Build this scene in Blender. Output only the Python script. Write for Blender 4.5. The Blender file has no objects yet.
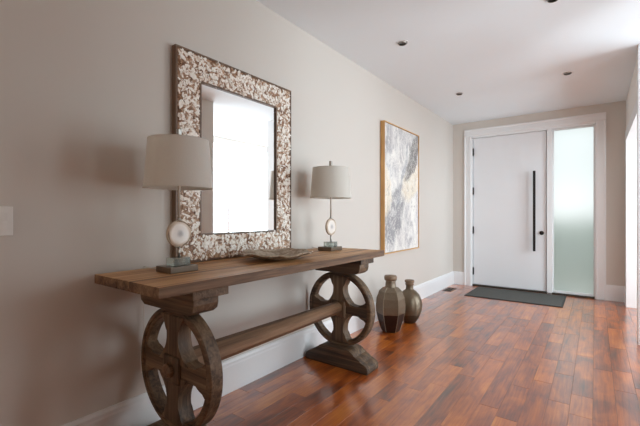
import bpy, bmesh, math, random
from mathutils import Vector, Matrix

scene = bpy.context.scene
COL = scene.collection
random.seed(7)
PI = math.pi

# ---------------------------------------------------------------- camera, world, light, exposure
cam_d = bpy.data.cameras.new('camera')
cam = bpy.data.objects.new('camera', cam_d); COL.objects.link(cam)
YAW = math.atan(275.3 / 372.0)
CAM = Vector((1.95, 0.0, 1.17))
cam.location = CAM
cam.rotation_euler = (PI / 2, 0, YAW)
cam_d.sensor_width = 36.0
cam_d.lens = 36.0 * 372.0 / 640.0
cam_d.shift_y = 2.0 / 640.0
cam_d.clip_start = 0.02
scene.camera = cam

world = bpy.data.worlds.new('sky'); scene.world = world
world.use_nodes = True
wn = world.node_tree.nodes
wn['Background'].inputs[0].default_value = (0.95, 0.98, 1.0, 1)
wn['Background'].inputs[1].default_value = 1.2

vs = scene.view_settings
vs.view_transform = 'Standard'; vs.look = 'None'; vs.gamma = 1.0; vs.use_curve_mapping = False
vs.exposure = 0.11
scene.display_settings.display_device = 'sRGB'
scene.cycles.use_denoising = True
scene.cycles.max_bounces = 10
scene.cycles.diffuse_bounces = 7
scene.cycles.glossy_bounces = 5
scene.cycles.transmission_bounces = 8
scene.cycles.sample_clamp_indirect = 6.0
scene.cycles.caustics_reflective = False
scene.cycles.caustics_refractive = False

def area(name, loc, rot, sx, sy, power, color):
    l = bpy.data.lights.new(name, 'AREA'); l.shape = 'RECTANGLE'; l.size = sx; l.size_y = sy
    l.energy = power; l.color = color
    o = bpy.data.objects.new(name, l); COL.objects.link(o)
    o.location = loc; o.rotation_euler = rot
    return o

Y_FAR = 6.45      # door wall
X_R = 2.28        # right wall of the hall
X_ROOM = 4.05     # far wall of the side room
ZC = 2.705        # ceiling
# daylight in the side-room window, then fill lights in added, unseen windows
area('daylight_side_room_window', (X_ROOM + 0.13, 4.95, 1.40), (0, PI / 2, 0), 2.42, 2.56, 136, (0.77, 0.915, 1.0))
area('near_fill_light', (X_ROOM + 0.13, 1.72, 1.40), (0, PI / 2, 0), 2.42, 1.55, 68, (0.80, 0.93, 1.0))  # added fill that evens out the long wall, no such window seen
area('warm_back_fill', (1.14, -3.22, 1.72), (PI / 2, 0, 0), 1.7, 1.3, 15, (1.0, 0.80, 0.60))  # added warm fill from behind the viewer, no such window seen

# ---------------------------------------------------------------- helpers
def lin(r, g, b):
    f = lambda c: (c / 255) / 12.92 if c / 255 <= 0.04045 else ((c / 255 + 0.055) / 1.055) ** 2.4
    return (f(r), f(g), f(b), 1)

def link(o, parent=None):
    COL.objects.link(o)
    if parent is not None: o.parent = parent
    return o

def obj(name, bm, mat, parent=None, smooth=False):
    me = bpy.data.meshes.new(name)
    bmesh.ops.recalc_face_normals(bm, faces=bm.faces)
    bm.to_mesh(me); bm.free()
    if smooth:
        for p in me.polygons: p.use_smooth = True
    if mat: me.materials.append(mat)
    return link(bpy.data.objects.new(name, me), parent)

def smooth_by_angle(o, deg=35):
    me = o.data
    bm = bmesh.new(); bm.from_mesh(me)
    for f in bm.faces: f.smooth = True
    for e in bm.edges:
        if len(e.link_faces) == 2 and e.calc_face_angle(0) > math.radians(deg): e.smooth = False
    bm.to_mesh(me); bm.free()
    return o

def empty(name, loc, rz=0):
    o = bpy.data.objects.new(name, None); o.empty_display_size = 0.1
    o.location = loc; o.rotation_euler = (0, 0, rz)
    return link(o)

def tag(o, label=None, cat=None, group=None, kind=None):
    if label: o['label'] = label
    if cat: o['category'] = cat
    if group: o['group'] = group
    if kind: o['kind'] = kind
    return o

def B(bm, x0, x1, y0, y1, z0, z1, bev=0.0, seg=2):
    """axis-aligned box, optionally bevelled"""
    vs_ = [bm.verts.new((x, y, z)) for x in (x0, x1) for y in (y0, y1) for z in (z0, z1)]
    idx = [(0, 1, 3, 2), (4, 6, 7, 5), (0, 4, 5, 1), (2, 3, 7, 6), (0, 2, 6, 4), (1, 5, 7, 3)]
    fs = [bm.faces.new([vs_[i] for i in f]) for f in idx]
    if bev > 0:
        es = list({e for f in fs for e in f.edges})
        bmesh.ops.bevel(bm, geom=es, offset=bev, segments=seg, affect='EDGES', profile=0.5)
    return bm

def box(name, mat, parent, *a, bev=0.0, seg=2):
    return obj(name, B(bmesh.new(), *a, bev=bev, seg=seg), mat, parent)

def prism(bm, pts, axis, a0, a1, bev=0.0, seg=2):
    """extrude a 2-D polygon along an axis: axis 'y' -> pts (x,z); 'x' -> (y,z); 'z' -> (x,y)"""
    def P(p, a):
        return {'y': (p[0], a, p[1]), 'x': (a, p[0], p[1]), 'z': (p[0], p[1], a)}[axis]
    va = [bm.verts.new(P(p, a0)) for p in pts]; vb = [bm.verts.new(P(p, a1)) for p in pts]
    fa = bm.faces.new(va); fb = bm.faces.new(vb[::-1])
    n = len(pts)
    for i in range(n): bm.faces.new((va[i], va[(i + 1) % n], vb[(i + 1) % n], vb[i]))
    if bev > 0:
        es = list(set(fa.edges) | set(fb.edges))
        bmesh.ops.bevel(bm, geom=es, offset=bev, segments=seg, affect='EDGES', profile=0.5)
    return bm

def lathe(bm, prof, n=32, cx=0, cy=0, flat=None, cap=False, ph=0.0):
    """prof: (r,z) list; revolve about z"""
    rings = []
    for r, z in prof:
        rings.append([bm.verts.new((cx + r * math.cos(ph + 2 * PI * i / n), cy + r * math.sin(ph + 2 * PI * i / n), z)) for i in range(n)])
    for a, b in zip(rings, rings[1:]):
        for i in range(n): bm.faces.new((a[i], a[(i + 1) % n], b[(i + 1) % n], b[i]))
    if cap:
        bm.faces.new(rings[0][::-1]); bm.faces.new(rings[-1])
    return bm

def tube(bm, pts, r, n=8, cap=True):
    pts = [Vector(p) for p in pts]
    rings = []
    for i, p in enumerate(pts):
        d = (pts[min(i + 1, len(pts) - 1)] - pts[max(i - 1, 0)]).normalized()
        up = Vector((0, 0, 1)) if abs(d.z) < 0.9 else Vector((1, 0, 0))
        a = d.cross(up).normalized(); b = d.cross(a)
        rr = r[i] if isinstance(r, (list, tuple)) else r
        rings.append([bm.verts.new(p + a * rr * math.cos(2 * PI * k / n) + b * rr * math.sin(2 * PI * k / n)) for k in range(n)])
    for a, b in zip(rings, rings[1:]):
        for k in range(n): bm.faces.new((a[k], a[(k + 1) % n], b[(k + 1) % n], b[k]))
    if cap: bm.faces.new(rings[0]); bm.faces.new(rings[-1][::-1])
    return bm

# ---------------------------------------------------------------- materials
class NT:
    def __init__(s, name):
        s.m = bpy.data.materials.new(name); s.m.use_nodes = True
        s.t = s.m.node_tree; s.n = s.t.nodes; s.b = s.n['Principled BSDF']
    def N(s, kind, **kw):
        nd = s.n.new(kind)
        for k, v in kw.items():
            if k.startswith('_'): nd.inputs[int(k[1:])].default_value = v
            else: setattr(nd, k, v)
        return nd
    def L(s, a, b): s.t.links.new(a, b)
    def set(s, **kw):
        names = dict(color='Base Color', rough='Roughness', metal='Metallic', spec='Specular IOR Level',
                     coat='Coat Weight', coat_rough='Coat Roughness', trans='Transmission Weight', ior='IOR', sheen='Sheen Weight')
        for k, v in kw.items(): s.b.inputs[names[k]].default_value = v
        return s
    def ramp(s, fac, stops, interp='LINEAR'):
        r = s.N('ShaderNodeValToRGB'); cr = r.color_ramp; cr.interpolation = interp
        while len(cr.elements) < len(stops): cr.elements.new(0.5)
        for e, (p, c) in zip(cr.elements, stops): e.position = p; e.color = c
        s.L(fac, r.inputs[0]); return r.outputs[0]
    def noise(s, vec, scale, detail=4, rough=0.55, dist=0.0):
        n = s.N('ShaderNodeTexNoise'); n.inputs['Scale'].default_value = scale
        n.inputs['Detail'].default_value = detail; n.inputs['Roughness'].default_value = rough
        n.inputs['Distortion'].default_value = dist
        if vec is not None: s.L(vec, n.inputs['Vector'])
        return n.outputs['Fac']
    def mapping(s, vec, scale=(1, 1, 1), rot=(0, 0, 0), loc=(0, 0, 0)):
        m = s.N('ShaderNodeMapping'); m.inputs['Scale'].default_value = scale
        m.inputs['Rotation'].default_value = rot; m.inputs['Location'].default_value = loc
        s.L(vec, m.inputs[0]); return m.outputs[0]
    def math(s, op, a, b=None, c=None):
        m = s.N('ShaderNodeMath', operation=op)
        for i, v in enumerate((a, b, c)):
            if v is None: continue
            if isinstance(v, (int, float)): m.inputs[i].default_value = v
            else: s.L(v, m.inputs[i])
        return m.outputs[0]
    def mix(s, fac, a, b, mode='MIX'):
        m = s.N('ShaderNodeMix', data_type='RGBA', blend_type=mode)
        for sock, v in ((m.inputs[0], fac), (m.inputs[6], a), (m.inputs[7], b)):
            if isinstance(v, (int, float)): sock.default_value = v
            elif isinstance(v, tuple): sock.default_value = v
            else: s.L(v, sock)
        return m.outputs[2]
    def bump(s, h, strength=0.2, dist=0.01):
        b = s.N('ShaderNodeBump'); b.inputs['Strength'].default_value = strength; b.inputs['Distance'].default_value = dist
        s.L(h, b.inputs['Height']); s.L(b.outputs[0], s.b.inputs['Normal'])
    def color(s, c): s.L(c, s.b.inputs['Base Color'])

def paint(name, c, rough=0.6, bump=0.03, scale=220):
    k = NT(name); k.set(color=c, rough=rough)
    g = k.N('ShaderNodeNewGeometry')
    v = k.noise(g.outputs['Position'], 1.4, 2)
    k.color(k.mix(v, tuple(x * 0.97 for x in c[:3]) + (1,), c))
    k.bump(k.noise(g.outputs['Position'], scale, 3), bump, 0.002)
    return k.m

M = {}
M['wall'] = paint('wall_greige', lin(209, 202.5, 195), 0.7, 0.05)
M['wall_white'] = paint('wall_white', lin(236, 233, 228), 0.6, 0.04)
M['ceiling'] = paint('ceiling_white', lin(234, 241, 245), 0.8, 0.04)
M['trim'] = paint('trim_white', lin(232, 233, 234), 0.35, 0.002)
M['door'] = paint('door_white', lin(232, 234, 237), 0.38, 0.015, 300)

def plain(name, c, rough=0.5, metal=0.0, nscale=60, amount=0.12, bump=0.0):
    k = NT(name); k.set(rough=rough, metal=metal)
    tc = k.N('ShaderNodeTexCoord')
    f = k.noise(tc.outputs['Object'], nscale, 4)
    lo = tuple(x * (1 - amount) for x in c[:3]) + (1,); hi = tuple(min(1, x * (1 + amount)) for x in c[:3]) + (1,)
    k.color(k.mix(f, lo, hi))
    if bump: k.bump(f, bump, 0.004)
    return k.m

M['bronze_d'] = plain('threshold_bronze', lin(70, 62, 56), 0.4, 0.5)
M['black'] = plain('black_metal', lin(38, 36, 36), 0.4, 0.6)
M['nickel'] = plain('brushed_nickel', lin(170, 166, 160), 0.32, 1.0)
M['plastic'] = plain('white_plastic', lin(232, 230, 226), 0.35, 0, 80, 0.03)
M['dark_gap'] = plain('dark_recess', lin(30, 29, 28), 0.7)
M['bulb'] = plain('lamp_glass', lin(205, 205, 200), 0.2)
M['can'] = plain('downlight_reflector', lin(120, 118, 115), 0.3, 0.8)
M['cord'] = plain('cord_white', lin(214, 208, 198), 0.5)

# --- floor planks
def floor_mat(name, island):
    k = NT(name); k.set(rough=0.32, ior=1.5, coat=1.0, coat_rough=0.21); k.b.inputs['Coat IOR'].default_value = 1.75
    tc = k.N('ShaderNodeTexCoord')
    if island:
        rnd = k.N('ShaderNodeNewGeometry').outputs['Random Per Island']
    else:
        rnd = k.N('ShaderNodeObjectInfo').outputs['Random']
    cmb = k.N('ShaderNodeCombineXYZ')
    k.L(k.math('MULTIPLY', rnd, 37.0), cmb.inputs[0]); k.L(k.math('MULTIPLY', rnd, 91.0), cmb.inputs[1]); k.L(k.math('MULTIPLY', rnd, 13.0), cmb.inputs[2])
    va = k.N('ShaderNodeVectorMath', operation='ADD'); k.L(tc.outputs['Object'], va.inputs[0]); k.L(cmb.outputs[0], va.inputs[1])
    v = va.outputs[0]
    blotch = k.noise(k.mapping(v, (9, 3.2, 9)), 1.0, 3, 0.5, 0.6)
    grain = k.noise(k.mapping(v, (70, 3.2, 70)), 1.0, 5, 0.6, 0.5)
    fac = k.math('ADD', k.math('MULTIPLY', blotch, 0.62), k.math('ADD', k.math('MULTIPLY', grain, 0.40), k.math('MULTIPLY_ADD', rnd, 0.20, -0.12)))
    c = k.ramp(fac, [(0.22, lin(64, 24, 6)), (0.40, lin(134, 60, 15)), (0.56, lin(182, 93, 26)), (0.72, lin(208, 124, 46)), (0.95, lin(224, 152, 76))])
    k.color(c)
    rr = k.N('ShaderNodeMapRange'); rr.inputs[3].default_value = 0.24; rr.inputs[4].default_value = 0.42
    k.L(blotch, rr.inputs[0]); k.L(rr.outputs[0], k.b.inputs['Roughness'])
    hs = k.noise(k.mapping(v, (18, 2.2, 18)), 1.0, 2)
    k.bump(k.math('ADD', k.math('MULTIPLY', grain, 0.25), hs), 0.22, 0.004)
    return k.m
M['plank'] = floor_mat('acacia_plank', False)
M['plank_far'] = floor_mat('acacia_plank_joined', True)

# --- table wood
def wood_mat(name, stops, axis='y', rough=0.55, worn=0.25, gscale=1.0):
    k = NT(name); k.set(rough=rough)
    tc = k.N('ShaderNodeTexCoord'); oi = k.N('ShaderNodeObjectInfo')
    cmb = k.N('ShaderNodeCombineXYZ')
    k.L(k.math('MULTIPLY', oi.outputs['Random'], 17.0), cmb.inputs[0]); k.L(k.math('MULTIPLY', oi.outputs['Random'], 41.0), cmb.inputs[1])
    va = k.N('ShaderNodeVectorMath', operation='ADD'); k.L(tc.outputs['Object'], va.inputs[0]); k.L(cmb.outputs[0], va.inputs[1])
    v = va.outputs[0]
    a, b = 55 * gscale, 2.4 * gscale
    sc = {'x': (b, a, a), 'y': (a, b, a), 'z': (a, a, b)}[axis]
    grain = k.noise(k.mapping(v, sc), 1.0, 6, 0.62, 0.8)
    sc2 = tuple(x * 0.22 for x in sc)
    band = k.noise(k.mapping(v, sc2), 1.0, 3, 0.5, 1.0)
    f = k.math('ADD', k.math('MULTIPLY', grain, 0.55), k.math('MULTIPLY', band, 0.55))
    f = k.math('ADD', f, k.math('MULTIPLY_ADD', oi.outputs['Random'], 0.12, -0.09))
    k.color(k.ramp(f, stops))
    k.bump(grain, worn, 0.004)
    return k.m
top_stops = [(0.36, lin(70, 42, 22)), (0.45, lin(132, 88, 50)), (0.54, lin(178, 128, 80)), (0.70, lin(214, 172, 124))]
leg_stops = [(0.34, lin(42, 30, 20)), (0.46, lin(78, 58, 41)), (0.58, lin(110, 86, 63)), (0.78, lin(150, 124, 97))]
M['top'] = wood_mat('tabletop_wood', top_stops, 'y', 0.5)
M['edge'] = wood_mat('tabletop_dark_edge', [(0.34, lin(44, 30, 20)), (0.46, lin(88, 62, 42)), (0.58, lin(120, 90, 64)), (0.78, lin(152, 122, 92))], 'y', 0.6, 0.5)  # side faces of the boards, darker than their tops
M['leg'] = wood_mat('leg_wood', leg_stops, 'x', 0.6, 0.35)
M['legz'] = wood_mat('leg_wood_upright', leg_stops, 'z', 0.6, 0.35)
M['bar'] = wood_mat('stretcher_wood', [(0.30, lin(58, 38, 25)), (0.46, lin(98, 70, 48)), (0.60, lin(128, 95, 68)), (0.80, lin(156, 124, 96))], 'y', 0.55, 0.35)
M['gold'] = wood_mat('gilt_oak', [(0.3, lin(176, 128, 72)), (0.5, lin(212, 164, 102)), (0.8, lin(228, 188, 130))], 'z', 0.4, 0.1)
M['frame_wood'] = wood_mat('mirror_edge_wood', [(0.3, lin(62, 44, 32)), (0.5, lin(100, 76, 58)), (0.8, lin(140, 112, 88))], 'z', 0.45, 0.3)

# ---------------------------------------------------------------- structure
def struct(o, label, cat):
    return tag(o, label, cat, kind='structure')

bm = B(bmesh.new(), -0.15, 0.0, -3.1, Y_FAR + 0.2, -0.1, ZC + 0.2)
struct(obj('wall_left', bm, M['wall']), 'long greige wall behind the console table and mirror', 'wall')

DX0, DX1, DZ1 = 0.30, 1.96, 2.45    # rough opening of the door unit
WY0, WY1, WZ0, WZ1 = 3.66, 6.24, 0.18, 2.62    # side-room window
bm = bmesh.new()
B(bm, 0.0, DX0, Y_FAR, Y_FAR + 0.15, -0.1, ZC + 0.05)
B(bm, DX0, DX1, Y_FAR, Y_FAR + 0.15, DZ1, ZC + 0.05)
B(bm, DX1, X_ROOM + 0.15, Y_FAR, Y_FAR + 0.15, -0.1, ZC + 0.05)
struct(obj('wall_far', bm, M['wall']), 'short greige end wall around the white front door', 'wall')

# right wall: near length, an added gap letting fill light in, a wall end, then open to the side room, a white post, a cased opening with header, a short return
Y_O, Y_A, Y_P0, Y_P1, Y_J = 1.65, 3.20, 4.40, 4.54, 6.10
bm = bmesh.new()
B(bm, X_R, X_R + 0.15, -3.1, Y_O, -0.1, ZC + 0.05); B(bm, X_R, X_R + 0.15, 2.85, Y_A, -0.1, ZC + 0.05); B(bm, X_R, X_R + 0.15, Y_O, 2.85, 2.45, ZC + 0.05)
struct(obj('wall_right', bm, M['wall']), 'greige wall end seen dim in the mirror', 'wall')
bm = bmesh.new()
B(bm, X_R, X_R + 0.15, Y_P0 + 0.02, Y_P1, -0.1, ZC + 0.05)
B(bm, X_R, X_R + 0.15, Y_P1, Y_J, 2.14, ZC + 0.05)
B(bm, X_R, X_R + 0.15, Y_J + 0.02, Y_FAR, -0.1, ZC + 0.05)
struct(obj('wall_side', bm, M['wall_white']), 'white painted wall above the cased opening at the right edge', 'wall')
bm = bmesh.new()
B(bm, X_R - 0.018, X_R + 0.168, Y_P0, Y_P0 + 0.02, 0, ZC)          # post lining
B(bm, X_R - 0.018, X_R, Y_P0 + 0.02, Y_P1 + 0.0, 0, ZC)
B(bm, X_R - 0.018, X_R + 0.168, Y_J, Y_J + 0.02, 0, 2.14, 0.002)     # far jamb
B(bm, X_R - 0.018, X_R, Y_J + 0.02, Y_J + 0.11, 0, 2.25, 0.002)      # far casing
B(bm, X_R - 0.018, X_R + 0.168, Y_P1, Y_J, 2.12, 2.14)               # head lining
B(bm, X_R - 0.018, X_R, Y_P1, Y_J + 0.02, 2.14, 2.25)                # head casing
struct(obj('trim_1', bm, M['trim']), 'white casing of the side opening at the right edge', 'trim')

bm = bmesh.new()
B(bm, -0.15, 0.26, -3.25, -3.1, -0.1, ZC + 0.05); B(bm, 2.02, X_ROOM + 0.15, -3.25, -3.1, -0.1, ZC + 0.05)
B(bm, 0.26, 2.02, -3.25, -3.1, -0.1, 1.05); B(bm, 0.26, 2.02, -3.25, -3.1, 2.38, ZC + 0.05)
struct(obj('wall_back', bm, M['wall']), 'wall closing the hall behind the viewer', 'wall')
bm = bmesh.new()
B(bm, X_ROOM, X_ROOM + 0.15, 0.45, 0.94, -0.1, ZC + 0.05); B(bm, X_ROOM, X_ROOM + 0.15, 2.50, WY0, -0.1, ZC + 0.05); B(bm, X_ROOM, X_ROOM + 0.15, WY1, Y_FAR, -0.1, ZC + 0.05)
B(bm, X_ROOM, X_ROOM + 0.15, 0.94, 2.50, -0.1, WZ0); B(bm, X_ROOM, X_ROOM + 0.15, 0.94, 2.50, WZ1, ZC + 0.05); B(bm, X_ROOM, X_ROOM + 0.15, WY0, WY1, -0.1, WZ0); B(bm, X_ROOM, X_ROOM + 0.15, WY0, WY1, WZ1, ZC + 0.05)
B(bm, X_R + 0.15, X_ROOM, 0.45, 0.6, -0.1, ZC + 0.05)
struct(obj('wall_room', bm, M['wall_white']), 'bright white side room wall reflected in the mirror', 'wall')

# ceiling with real holes for the downlights
LIGHTS = [(0.57, 3.10), (0.57, 4.82), (1.71, 4.82), (1.71, 3.10)]
bm = bmesh.new()
def loop(pts, z):
    vv = [bm.verts.new((x, y, z)) for x, y in pts]
    return [bm.edges.new((vv[i], vv[(i + 1) % len(vv)])) for i in range(len(vv))]
es = loop([(-0.1, -3.2), (X_ROOM + 0.1, -3.2), (X_ROOM + 0.1, Y_FAR + 0.1), (-0.1, Y_FAR + 0.1)], ZC)
for lx, ly in LIGHTS:
    es += loop([(lx + 0.040 * math.cos(2 * PI * i / 24), ly + 0.040 * math.sin(2 * PI * i / 24)) for i in range(24)], ZC)
bmesh.ops.triangle_fill(bm, use_beauty=True, edges=es)
B(bm, -0.15, X_ROOM + 0.15, -3.25, Y_FAR + 0.15, ZC + 0.16, ZC + 0.25)
struct(obj('ceiling', bm, M['ceiling']), 'flat white ceiling with small recessed downlights', 'ceiling')

# floor: sub-floor slab and single planks
floor = struct(box('floor', M['dark_gap'], None, -0.1, X_ROOM + 0.1, -3.15, Y_FAR + 0.12, -0.08, -0.012), 'glossy reddish brown hardwood plank floor', 'floor')
PW = 0.114
def plank_bm(bm, x, y, L, w, top=0.0):
    c, g = 0.0007, 0.0005
    hw, hl = w / 2 - g, L / 2 - g
    lo = [bm.verts.new((x + sx * hw, y + sy * hl, -0.012)) for sx, sy in ((-1, -1), (1, -1), (1, 1), (-1, 1))]
    mi = [bm.verts.new((x + sx * hw, y + sy * hl, top - c)) for sx, sy in ((-1, -1), (1, -1), (1, 1), (-1, 1))]
    hi = [bm.verts.new((x + sx * (hw - c), y + sy * (hl - c), top)) for sx, sy in ((-1, -1), (1, -1), (1, 1), (-1, 1))]
    for i in range(4):
        j = (i + 1) % 4
        bm.faces.new((lo[i], lo[j], mi[j], mi[i])); bm.faces.new((mi[i], mi[j], hi[j], hi[i]))
    bm.faces.new(hi)
def to_px(p):
    d = Vector(p) - CAM; s, c = math.sin(YAW), math.cos(YAW)
    z = -s * d.x + c * d.y
    if z < 0.15: return None
    return (320 + 372 * (c * d.x + s * d.y) / z, 215 - 372 * d.z / z, z)
planks = []
rows = int((X_ROOM + 0.02) / PW) + 1
for r in range(rows):
    x0 = r * PW; w = min(PW, X_ROOM - x0)
    if w < 0.02: continue
    y = -3.1 - random.random() * 0.8
    while y < Y_FAR + 0.05:
        L = random.choice([0.30, 0.40, 0.50, 0.60, 0.70, 0.85, 1.00, 1.20])
        a, b = max(y, -3.1), min(y + L, Y_FAR + 0.05)
        if b - a > 0.04: planks.append((x0 + w / 2, round((a + b) / 2, 3), round(b - a, 2), round(w, 4)))
        y += L
scored = []
for p in planks:
    best = 0
    for t in (-0.45, -0.2, 0, 0.2, 0.45):
        q = to_px((p[0], p[1] + t * p[2], 0))
        if q and -10 < q[0] < 650 and q[1] < 436: best = max(best, p[2] / q[2] ** 3)
    if p[0] > X_R + 0.5: best = 0
    scored.append((best, p))
scored.sort(key=lambda t: -t[0])
singles = [p for s_, p in scored[:290] if s_ > 0]
rest = [p for s_, p in scored if p not in set(singles)]
cache = {}
for (x, y, L, w) in singles:
    if (L, w) not in cache:
        bm = bmesh.new(); plank_bm(bm, 0, 0, L, w)
        o = obj('plank', bm, M['plank'], floor); cache[(L, w)] = o.data
    else:
        o = link(bpy.data.objects.new('plank', cache[(L, w)]), floor)
    o.location = (x, y, random.uniform(-0.0006, 0.0))
bm = bmesh.new()
for (x, y, L, w) in rest: plank_bm(bm, x, y, L, w)
tag(obj('plank_field', bm, M['plank_far'], floor), kind='stuff')

# baseboards: moulded profile
BP = [(0, 0), (0.017, 0), (0.017, 0.172), (0.015, 0.182), (0.0145, 0.196), (0.010, 0.206), (0.008, 0.214), (0, 0.214)]
def baseboard(name, runs, label):
    bm = bmesh.new()
    for kind, fixed, a0, a1, sgn in runs:
        if kind == 'x': prism(bm, [(fixed + sgn * d, z) for d, z in BP], 'y', a0, a1)       # wall x=fixed, runs along y
        else: prism(bm, [(fixed + sgn * d, z) for d, z in BP], 'x', a0, a1)
    return struct(obj(name, bm, M['trim']), label, 'baseboard')
baseboard('baseboard_left', [('x', 0.0, -3.1, Y_FAR - 0.017, 1)], 'tall white baseboard along the long greige wall')
baseboard('baseboard_far', [('y', Y_FAR, 0.0, 0.19, -1), ('y', Y_FAR, 2.07, X_R, -1)], 'white baseboard pieces either side of the front door')
baseboard('baseboard_right', [('x', X_R, -3.1, Y_O, -1), ('x', X_R, 2.85, Y_A, -1), ('x', X_R, Y_J + 0.11, Y_FAR - 0.017, -1)], 'white baseboard on the right hall wall')

# ---------------------------------------------------------------- front door unit
YD = Y_FAR + 0.03            # face of the slab
d1 = struct(empty('door_1', (0.84, YD, 0)), 'tall flush white front door with long black pull handle', 'door')
def local(parent, *a):
    x, y, z = parent.location
    return (a[0] - x, a[1] - x, a[2] - y, a[3] - y, a[4] - z, a[5] - z)
def pbox(name, mat, parent, *a, bev=0.0, seg=2, root=None):
    return box(name, mat, parent, *local(root or parent, *a), bev=bev, seg=seg)
pbox('door_slab', M['door'], d1, 0.322, 1.362, YD, YD + 0.05, 0.028, 2.432, bev=0.003)
for hz in (2.21, 1.565, 0.92, 0.245):
    hg = obj('hinge', tube(bmesh.new(), [(0.324 - 0.84, -0.014, hz - 0.055), (0.324 - 0.84, -0.014, hz + 0.055)], 0.012, 12), M['black'], d1)
    hb = bmesh.new()
    for dz in (-0.062, 0.062): lathe(hb, [(0.0, -0.004), (0.006, -0.004), (0.0075, 0), (0.006, 0.004), (0, 0.004)], 10, 0.324 - 0.84, -0.014)
    for i, v in enumerate(hb.verts): v.co.z += hz + (-0.062 if i < 50 else 0.062)
    obj('hinge_tip', hb, M['black'], hg)
ph = obj('pull_handle', B(bmesh.new(), 1.195 - 0.84, 1.229 - 0.84, -0.085, -0.060, 0.625, 1.835, 0.004), M['black'], d1)
for z in (0.80, 1.66):
    obj('standoff', tube(bmesh.new(), [(1.212 - 0.84, -0.062, z), (1.212 - 0.84, 0.001, z)], 0.010, 14), M['black'], ph)
lk = bmesh.new()
tube(lk, [(1.302 - 0.84, 0.002, 0.90), (1.302 - 0.84, -0.012, 0.90)], 0.030, 24)
tube(lk, [(1.302 - 0.84, -0.012, 0.90), (1.302 - 0.84, -0.022, 0.90)], 0.016, 20)
lko = obj('deadbolt', lk, M['black'], d1)
B_ = bmesh.new(); B(B_, 1.297 - 0.84, 1.307 - 0.84, -0.032, -0.022, 0.882, 0.918, 0.002); obj('thumb_turn', B_, M['black'], lko)

t2 = struct(empty('trim_2', (1.13, Y_FAR, 0)), 'white door frame and casing around front door and sidelight', 'trim')
CAS = [(0, 0), (0, 0.016), (0.006, 0.020), (0.02, 0.022), (0.085, 0.018), (0.098, 0.026), (0.112, 0.026), (0.112, 0)]
def casing_leg(name, x_in, sgn, z0, z1):
    bm = bmesh.new(); prism(bm, [(x_in + sgn * u - 1.13, -t) for u, t in CAS], 'z', z0, z1)
    return obj(name, bm, M['trim'], t2)
casing_leg('casing', 0.302, -1, 0, 2.47)
casing_leg('casing', 1.958, 1, 0, 2.47)
bm = bmesh.new(); prism(bm, [(-t, 2.47 + u) for u, t in CAS], 'x', 0.190 - 1.13, 2.07 - 1.13)
obj('head_casing', bm, M['trim'], t2)
pbox('jamb', M['trim'], t2, 0.300, 0.316, Y_FAR - 0.005, Y_FAR + 0.15, 0, 2.45)
pbox('jamb', M['trim'], t2, 1.944, 1.960, Y_FAR - 0.005, Y_FAR + 0.15, 0, 2.45)
pbox('head_jamb', M['trim'], t2, 0.300, 1.960, Y_FAR - 0.005, Y_FAR + 0.15, 2.436, 2.475)
pbox('mullion', M['trim'], t2, 1.370, 1.440, Y_FAR - 0.004, Y_FAR + 0.12, 0.0, 2.436, bev=0.004)
pbox('door_stop', M['trim'], t2, 0.316, 1.37, YD + 0.052, YD + 0.066, 0, 2.436)
th = pbox('threshold', M['bronze_d'], t2, 0.302, 1.958, Y_FAR - 0.004, Y_FAR + 0.16, 0.001, 0.024, bev=0.004)

# frosted sidelight
w1 = struct(empty('window_1', (1.69, YD, 0)), 'tall frosted glass sidelight beside the front door', 'window')
k = NT('frosted_glass'); k.n.remove(k.b)
out = k.n['Material Output']
ref = k.N('ShaderNodeBsdfRefraction'); ref.inputs['Color'].default_value = (0.90, 0.95, 0.94, 1); ref.inputs['Roughness'].default_value = 0.6; ref.inputs['IOR'].default_value = 1.3
trl = k.N('ShaderNodeBsdfTranslucent'); trl.inputs['Color'].default_value = (0.88, 0.93, 0.92, 1)
gls = k.N('ShaderNodeBsdfGlossy'); gls.inputs['Roughness'].default_value = 0.15; gls.inputs['Color'].default_value = (0.9, 0.95, 0.95, 1)
m1 = k.N('ShaderNodeMixShader', _0=0.45); k.L(ref.outputs[0], m1.inputs[1]); k.L(trl.outputs[0], m1.inputs[2])
m2 = k.N('ShaderNodeMixShader', _0=0.06); k.L(m1.outputs[0], m2.inputs[1]); k.L(gls.outputs[0], m2.inputs[2])
nz = k.N('ShaderNodeBump'); nz.inputs['Strength'].default_value = 0.08; nz.inputs['Distance'].default_value = 0.002
tcg = k.N('ShaderNodeTexCoord'); k.L(k.noise(tcg.outputs['Object'], 350, 2), nz.inputs['Height'])
for nd in (ref, trl, gls): k.L(nz.outputs[0], nd.inputs['Normal'])
k.L(m2.outputs[0], out.inputs['Surface'])
M['frost'] = k.m
bm = bmesh.new()
v4 = [bm.verts.new(p) for p in ((1.452 - 1.69, 0.03, 0.05), (1.938 - 1.69, 0.03, 0.05), (1.938 - 1.69, 0.03, 2.425), (1.452 - 1.69, 0.03, 2.425))]
bm.faces.new(v4)
obj('frosted_pane', bm, M['frost'], w1)
for nm, a in (('glazing_bead', (1.440, 1.456, 0.024, 2.436)), ('glazing_bead', (1.930, 1.944, 0.024, 2.436)), ('glazing_bead', (1.456, 1.930, 0.024, 0.055)), ('glazing_bead', (1.456, 1.930, 2.418, 2.436))):
    pbox(nm, M['trim'], w1, a[0], a[1], YD + 0.004, YD + 0.05, a[2], a[3], bev=0.003)

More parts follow.
